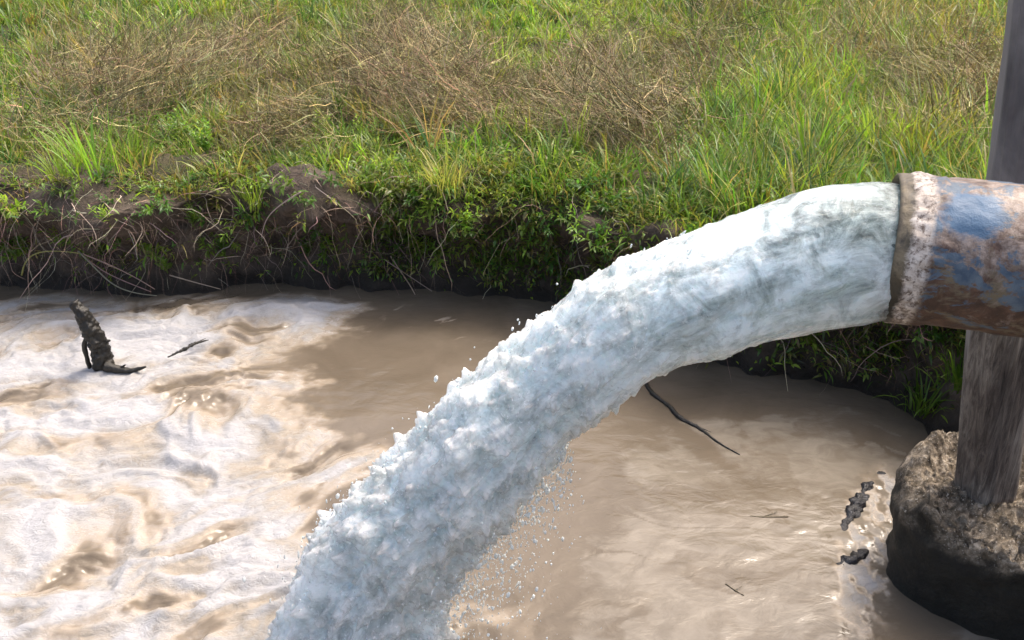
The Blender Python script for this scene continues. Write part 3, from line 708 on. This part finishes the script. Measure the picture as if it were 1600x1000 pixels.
x, y, d = sample_field(nb * 3, 3.6, 13.5, 1.35); P = np.c_[x, y, field_h(x, y)]; cpx, cpy = pix(P + np.array([0, 0, .15]))
bw = gz(cpx, cpy, brown_spec) + .75 * fbm(P[:, :2] * 1.5, 4, 600)
k = (RNG.random(len(P)) < sst(.25, .8, bw) * .8 + .025) & (d > .45); P = P[k]; cpx = cpx[k]; cpy = cpy[k]
nb = len(P); per = 30; ci = np.repeat(np.arange(nb), per); n = len(ci)
cb_ = np.where((RNG.random(nb) < .35)[:, None], RED, np.where((RNG.random(nb) < .25)[:, None], OLIVE * .9, BROWN)); cb_ = np.where(((cpx > 1180) & (RNG.random(nb) < .6))[:, None], STRAW * .62, cb_)
cb_ = jit(cb_, nb, .25, .08)
mound = np.clip(.5 + 1.1 * fbm(P[:, :2] * 1.9, 3, 770), 0, 1.2)[ci]
mat_h = RNG.uniform(0, .30, n) * (RNG.random(n) < .7) * mound
Ps = P[ci] + np.c_[RNG.normal(0, .07, (n, 2)), mat_h]
drift = np.c_[fbm(P[:, :2] * 2.2, 2, 780), fbm(P[:, :2] * 2.2, 2, 785)][ci]
D = RNG.normal(0, .75, (n, 3)) * np.array([1, 1, .4]) + np.c_[drift * 1.3, np.full(n, .6)]
sc_d = 1 + .10 * np.clip(Ps[:, 1] - 5, 0, 9)
part = wander(Ps, D, RNG.uniform(.12, .42, n) * (.5 + .6 * mound), RNG.uniform(.0008, .0022, n) * sc_d, jit(np.where((RNG.random(n) < .16)[:, None], STRAW, cb_[ci]), n, .3, .08), 6, .24)
# seed specks / withered leaves
n2 = nb * 14; c2 = np.repeat(np.arange(nb), 14); P2_ = P[c2] + np.c_[RNG.normal(0, .09, (n2, 2)), RNG.random(n2) ** .8 * .30 * np.clip(.5 + 1.1 * fbm(P[:, :2] * 1.9, 3, 770), 0.1, 1.2)[c2]]
D2 = RNG.normal(0, 1, (n2, 3)); D2 /= np.linalg.norm(D2, axis=1)[:, None]
lc = np.where((RNG.random(n2) < .22)[:, None], OLIVE, cb_[c2] * 1.1)
part2 = leaves(P2_, D2, RNG.uniform(.008, .022, n2), RNG.uniform(.0015, .004, n2), jit(lc, n2, .25))
g3 = build('dry_weeds', [part, part2], M['straw']); tag(g3, 'tangled brown dried weeds sprawling across the field', 'dry weeds', kind='stuff')
print('dry', nb)

# ------------------------------------------------------------------ vegetation on the bank face
def on_face(px, py):
    h, nn = face_hit(px, py)
    return None if h is None else np.array(h)
# hanging dead stems and roots
Pb, Db, Cb = [], [], []
for k in range(2300):
    pxx = random.uniform(-60, 1500); pyy = random.uniform(262, 420) if pxx < 1000 else random.uniform(420, 600)
    if pxx > 700 and random.random() < .55: continue
    h = on_face(pxx, pyy)
    if h is None or h[2] < .12: continue
    Pb.append(h + np.array([0, .01, 0])); Db.append([random.gauss(.25, .9), random.gauss(-.55, .3), random.gauss(.15, .5)])
    Cb.append(random.choice([(.42, .33, .26), (.26, .18, .14), (.48, .39, .29), (.2, .15, .12), (.32, .18, .14)]))
Pb, Db, Cb = np.array(Pb), np.array(Db), np.array(Cb); n = len(Pb)
part = wander(Pb, Db, RNG.uniform(.08, .42, n), np.clip(RNG.lognormal(math.log(.0011), .5, n), .0005, .0038), jit(Cb * .85, n, .3), 9, .27, .15)
g4 = build('dead_stems', [part], M['straw']); tag(g4, 'pale dead stems and roots hanging down the earth bank', 'dead stems', kind='stuff')
# mixed greenery clinging to the face
pp, qq = [], []
Pb, Cb = [], []
for k in range(9500):
    pxx = random.uniform(-60, 1520); pyy = random.uniform(270, 455) if pxx < 900 else random.uniform(300, 640)
    dens = .06 + .42 * max(0, min(1, (pxx - 520) / 120)) ; 
    if pxx < 560 and pyy < 330: dens *= .45
    if vnoise(np.array([[pxx / 45., pyy / 40., 0]]), 701)[0] < .05: dens *= .15
    if random.random() > dens: continue
    h = on_face(pxx, pyy)
    if h is None or h[2] < .07: continue
    Pb.append(h)
Pb = np.array(Pb); m = 5; n = len(Pb) * m; P = np.repeat(Pb, m, 0) + RNG.normal(0, .018, (n, 3)) + np.array([0, -.02, 0])
D = RNG.normal(0, .6, (n, 3)) + np.array([0, -.7, .1]); D /= np.linalg.norm(D, axis=1)[:, None]
c = np.where((RNG.random(n) < .22)[:, None], LIME, np.where((RNG.random(n) < .5)[:, None], DEEP, GREEN)); c = np.where((RNG.random(n) < .25)[:, None], OLIVE, c); c = np.where((RNG.random(n) < .12)[:, None], STRAW * .8, c)
pl = leaves(P, D, RNG.uniform(.014, .05, n), RNG.uniform(.0025, .0075, n), jit(c * 1.1, n, .35))
k = RNG.random(len(Pb)) < .5; Pg = Pb[k]; n = len(Pg) * 3; P = np.repeat(Pg, 3, 0)
pg = blades(P, RNG.normal(-np.pi / 2, .9, n), RNG.uniform(.05, .18, n), RNG.uniform(.001, .003, n), RNG.uniform(.3, 1.1, n), RNG.uniform(.4, 1.8, n), jit(np.where((RNG.random(n) < .3)[:, None], STRAW * .8, GREEN), n, .2), 4)
g5 = build('bank_undergrowth', [pl, pg], M['leaf']); tag(g5, 'small green weeds and grass clinging to the face of the earth bank', 'undergrowth', kind='stuff')

cs_P, cs_D, cs_L, cs_C, tw_P, tw_D, tw_L = [], [], [], [], [], [], []
for k in range(330):
    pxx = random.uniform(-60, 1500); pyy = random.uniform(262, 420) if pxx < 1000 else random.uniform(290, 600)
    if pxx < 560 and random.random() < (.8 if pyy < 330 else .6): continue
    h = on_face(pxx, pyy)
    if h is None or h[2] < .15: continue
    colr = [LIME, GREEN, GREEN * 1.2, DEEP * 1.3, OLIVE][random.randrange(5)] * random.uniform(.8, 1.25); big = random.uniform(.6, 1.25)
    for q_ in range(random.randint(2, 5)):
        d = np.array([random.gauss(0, .6), -abs(random.gauss(.6, .35)), random.gauss(.45, .5)]); d /= np.linalg.norm(d); Ls = big * random.uniform(.07, .15)
        tw_P.append(h); tw_D.append(d); tw_L.append(Ls); a_ = random.random() * 6
        for i_ in range(11):
            t_i = (i_ + 2) / 12; a_ += 2.4; rv = np.array([math.cos(a_), math.sin(a_) * .6 - .3, math.sin(a_) * .8 + .2])
            v_ = rv + d * (.3 + t_i); cs_P.append(h + d * Ls * t_i); cs_D.append(v_ / np.linalg.norm(v_)); cs_L.append(big * random.uniform(.03, .055) * (1.15 - .5 * t_i)); cs_C.append(colr)
n = len(cs_P); cs_L = np.array(cs_L); nt = len(tw_P)
g7 = build('bank_weeds', [leaves(np.array(cs_P), np.array(cs_D), cs_L, cs_L * .14, jit(np.array(cs_C), n, .15)), wander(np.array(tw_P), np.array(tw_D), np.array(tw_L), np.full(nt, .0016), jit(GREEN * .7, nt, .2), 5, .05)], M['leaf'])
tag(g7, 'leafy green weeds overhanging the dark earth bank in clumps', 'bank weeds', kind='stuff')
n = 34000; j = RNG.integers(0, len(curve), n); e = RNG.uniform(-.03, .30, n)
xy = curve[j] + nor[j] * e[:, None]; ok = (xy[:, 1] > 2.2) & (np.abs(xy[:, 0]) < 4.2); xy = xy[ok]; e = e[ok]
P = np.c_[xy, np.zeros(len(xy))]; P[:, 2] = [ground_z(a, b) for a, b in xy]
cpx, cpy = pix(P); k = (P[:, 2] > .35) & (RNG.random(len(P)) < (.15 + .85 * sst(540, 680, cpx)) * sst(-.5, .1, fbm(P * 3, 3, 790))); P = P[k]; cpx = cpx[k]; n = len(P)
c = np.where((RNG.random(n) < .4)[:, None], LIME * np.array([1.1, .95, 1]), np.where((RNG.random(n) < .4)[:, None], STRAW * .8, GREEN))
rim = blades(P, RNG.normal(-np.pi / 2, 1.3, n), RNG.uniform(.06, .24, n), RNG.uniform(.0009, .0026, n), RNG.uniform(.1, .9, n), RNG.uniform(.6, 2.2, n), jit(c, n, .22), 5)
g6 = build('rim_grass', [rim], M['leaf']); tag(g6, 'yellowing grass drooping over the rim of the earth bank', 'rim grass', kind='stuff')

# ------------------------------------------------------------------ single plants that stand out
def place(px, py, z=None):
    if z is None:
        h = on_face(px, py); return h
    return at_z(px, py, z)
def leafy(px, py, label, height=.16, nst=4, col=LIME, lean=(0, -.25), name='leafy_weed', leafL=.045, group=None):
    b = place(px, py)
    o = empty(name, tuple(b), label, 'plant', group)
    st, lf, lc = [], [], []
    SP_, SD_, SL_ = [], [], []
    for s in range(nst):
        d = np.array([random.gauss(lean[0], .33), random.gauss(lean[1], .25), 1.]); d /= np.linalg.norm(d)
        Ls = height * random.uniform(.7, 1.1); pos = np.zeros(3); SP_.append([0, 0, -.01]); SD_.append(d); SL_.append(Ls)
        nl = int(Ls / .0075); side = 0
        for i in range(nl):
            t = (i + 2) / (nl + 1); p = d * Ls * t; side += 2.4
            a = np.array([math.cos(side), math.sin(side), .45 + .6 * t]); a /= np.linalg.norm(a)
            st.append(p); lf.append(a); lc.append(leafL * (1.1 - .55 * t) * random.uniform(.75, 1.15))
    n = len(SP_)
    part = wander(np.array(SP_), np.array(SD_), np.array(SL_), np.full(n, .0022), jit(col * .8, n, .1), 6, .03)
    build('stem', [part], M['leaf'], o)
    n = len(st); lc = np.array(lc)
    build('leaves', [leaves(np.array(st), np.array(lf), lc, lc * .13 + .001, jit(col, n, .15))], M['leaf'], o)
    return o
G = 'leafy weeds growing on the earth bank'
for a in [(172, 352, 'bright lime leafy sprig on the dark earth at the left of the bank', .10, 5, LIME * 1.15),
          (208, 348, 'small pale green sprig just right of the brightest lime sprig', .09, 3, GREEN * 1.5),
          (160, 402, 'mid green leafy weed halfway down the bank above the pale hooked stems', .11, 5, GREEN * 1.2),
          (262, 425, 'tall leafy weed low on the bank above the long dead stems', .14, 6, GREEN * 1.5),
          (18, 400, 'dense dark green weed at the far left foot of the bank', .13, 6, GREEN),
          (300, 352, 'dark green leafy weed just under the rim left of the yellow clump', .11, 5, GREEN * 1.1),
          (352, 395, 'small leafy weed among dead stems below the rim', .09, 4, GREEN * 1.2),
          (575, 300, 'yellow green leafy sprig at the rim where the bare earth ends', .10, 4, LIME * 1.1),
          (500, 218, 'bushy bright weed on the rim before the brown weeds', .16, 7, LIME),
          (575, 232, 'light green feathery weed on the rim right of the bushy one', .17, 8, LIME * .95),
          (325, 240, 'tall upright leafy weed standing on the left rim', .24, 7, GREEN * 1.3),
          (275, 225, 'slender leafy weed standing behind the rim grass', .2, 5, GREEN * 1.15),
          (480, 400, 'small weed low on the bank amid pale roots', .09, 4, GREEN),
          (760, 360, 'dark weed hanging on the bank at mid frame', .12, 6, GREEN),
          (1110, 300, 'leafy weed on the rim just above the jet', .13, 6, LIME)]:
    leafy(a[0], a[1], a[2], a[3], a[4], a[5], group=G)
def tuft(px, py, label, n=60, L=.3, w=.004, col=LIME, spread=.05, cat='grass tuft', droop=1.0, z=None, name='grass_tuft'):
    b = place(px, py, z); P = np.c_[RNG.normal(0, spread * .5, (n, 2)), np.full(n, -.01)]
    az = np.arctan2(P[:, 1], P[:, 0]) + RNG.normal(0, .6, n)
    part = blades(P, az, L * RNG.uniform(.5, 1.1, n), w * RNG.uniform(.6, 1.2, n), RNG.uniform(.03, .45, n), droop * RNG.uniform(.1, 1.3, n), jit(col, n, .15), 7, jit(col * 1.1, n, .1))
    o = build(name, [part], M['leaf']); o.location = tuple(b)
    return tag(o, label, cat, 'single grass tufts')
tuft(400, 318, 'yellow green grass clump hanging over bare earth at the left rim', 90, .17, .003, LIME * 1.1, .07, droop=.7)
tuft(150, 262, 'tall bright green grass tuft standing on the left rim', 70, .30, .0036, GREEN * 1.5, .12, droop=.7)
tuft(105, 275, 'pale green tuft at the left end of the rim', 50, .2, .0034, LIME, .1)
tuft(205, 255, 'green tuft beside the tallest tuft of the left rim', 55, .26, .0034, GREEN * 1.3, .1, droop=.6)
tuft(700, 300, 'yellowing arching grass clump on the rim at mid frame', 80, .26, .003, STRAW * .7 + LIME * .4, .08, droop=1.2)
tuft(815, 400, 'drooping grass clump with pale blades halfway down the bank', 50, .18, .003, GREEN * 1.4, .03, droop=2.2)
tuft(1370, 250, 'brightest lime grass tuft on the field behind the pipe mouth', 110, .36, .0042, LIME * 1.15, .12, droop=.8)
tuft(1470, 270, 'lime tuft just left of the wooden post', 70, .3, .004, LIME, .1, droop=.9)
tuft(1250, 240, 'long arching green tuft on the field above the jet', 90, .36, .0045, GREEN * 1.4, .14, droop=1.5)
tuft(1140, 250, 'arching green tuft right of the brown weeds', 80, .32, .004, GREEN * 1.2, .14, droop=1.5)
tuft(1440, 640, 'shaded green tuft at the water edge behind the block', 60, .2, .004, GREEN, .06, droop=1.3)
tuft(1500, 600, 'shaded tuft of broad blades behind the foot of the post', 50, .24, .004, GREEN, .06, droop=1.3)
# long dead stalks, each a thing
def stalk(pxs, label, r=.004, col=(.34, .26, .19), out=.05):
    P = []
    for x, y in pxs:
        h = on_face(x, y); P.append(h + np.array([0, -out, .01]))
    P = np.array(P)
    yy = np.linspace(P[0, 1], P[:, 1].min() - .01, len(P)); P = np.array([at_y(x, y, v) for (x, y), v in zip(pxs, yy)]); o = P[0].copy()
    V, F = join([limb(P - o, np.linspace(r, r * .45, len(P)), 6, .15, random.randint(0, 999), 20, 30)])
    c = jit(np.array(col), 1, .1)[0]
    ob = mesh_np('dead_stalk', V, F, M['straw'], attrs=dict(Col=np.broadcast_to(c, (len(V), 3)).copy())); ob.location = o
    return tag(ob, label, 'dead stalk', 'long dead stalks leaning from the bank')
stalk([(122, 392), (150, 420), (176, 448), (215, 460), (245, 462)], 'longest pale dead stalk bending to the water at the left')
stalk([(128, 396), (175, 415), (215, 435), (242, 452)], 'upper pale dead stalk running beside the longest one', .0035)
stalk([(130, 400), (160, 424), (195, 440), (236, 456)], 'thin dead stalk between the two longest pale stalks', .003, (.27, .2, .16))
stalk([(0, 312), (14, 330), (28, 346)], 'yellow dead stalk at the left edge of the bank', .004, (.42, .38, .1))
stalk([(34, 430), (38, 405), (60, 392), (100, 392), (125, 396)], 'yellow green hooked stalk curling over the far left bank', .0045, (.3, .3, .09))
stalk([(265, 430), (300, 440), (345, 452)], 'pale dead stalk low above the dark water by the foam', .0035)
stalk([(610, 400), (630, 430), (645, 452), (655, 474)], 'drooping dead stalk touching the water at mid bank', .0035)
stalk([(600, 405), (640, 432), (675, 455)], 'second drooping stalk right of the one touching the water', .003)
stalk([(470, 300), (440, 318), (415, 340), (408, 372)], 'curved pale root arching down bare earth', .0035, (.38, .28, .22))
stalk([(655, 312), (672, 285), (690, 290), (700, 330)], 'arched straw stalk looping over the rim at mid frame', .003, (.45, .36, .2))
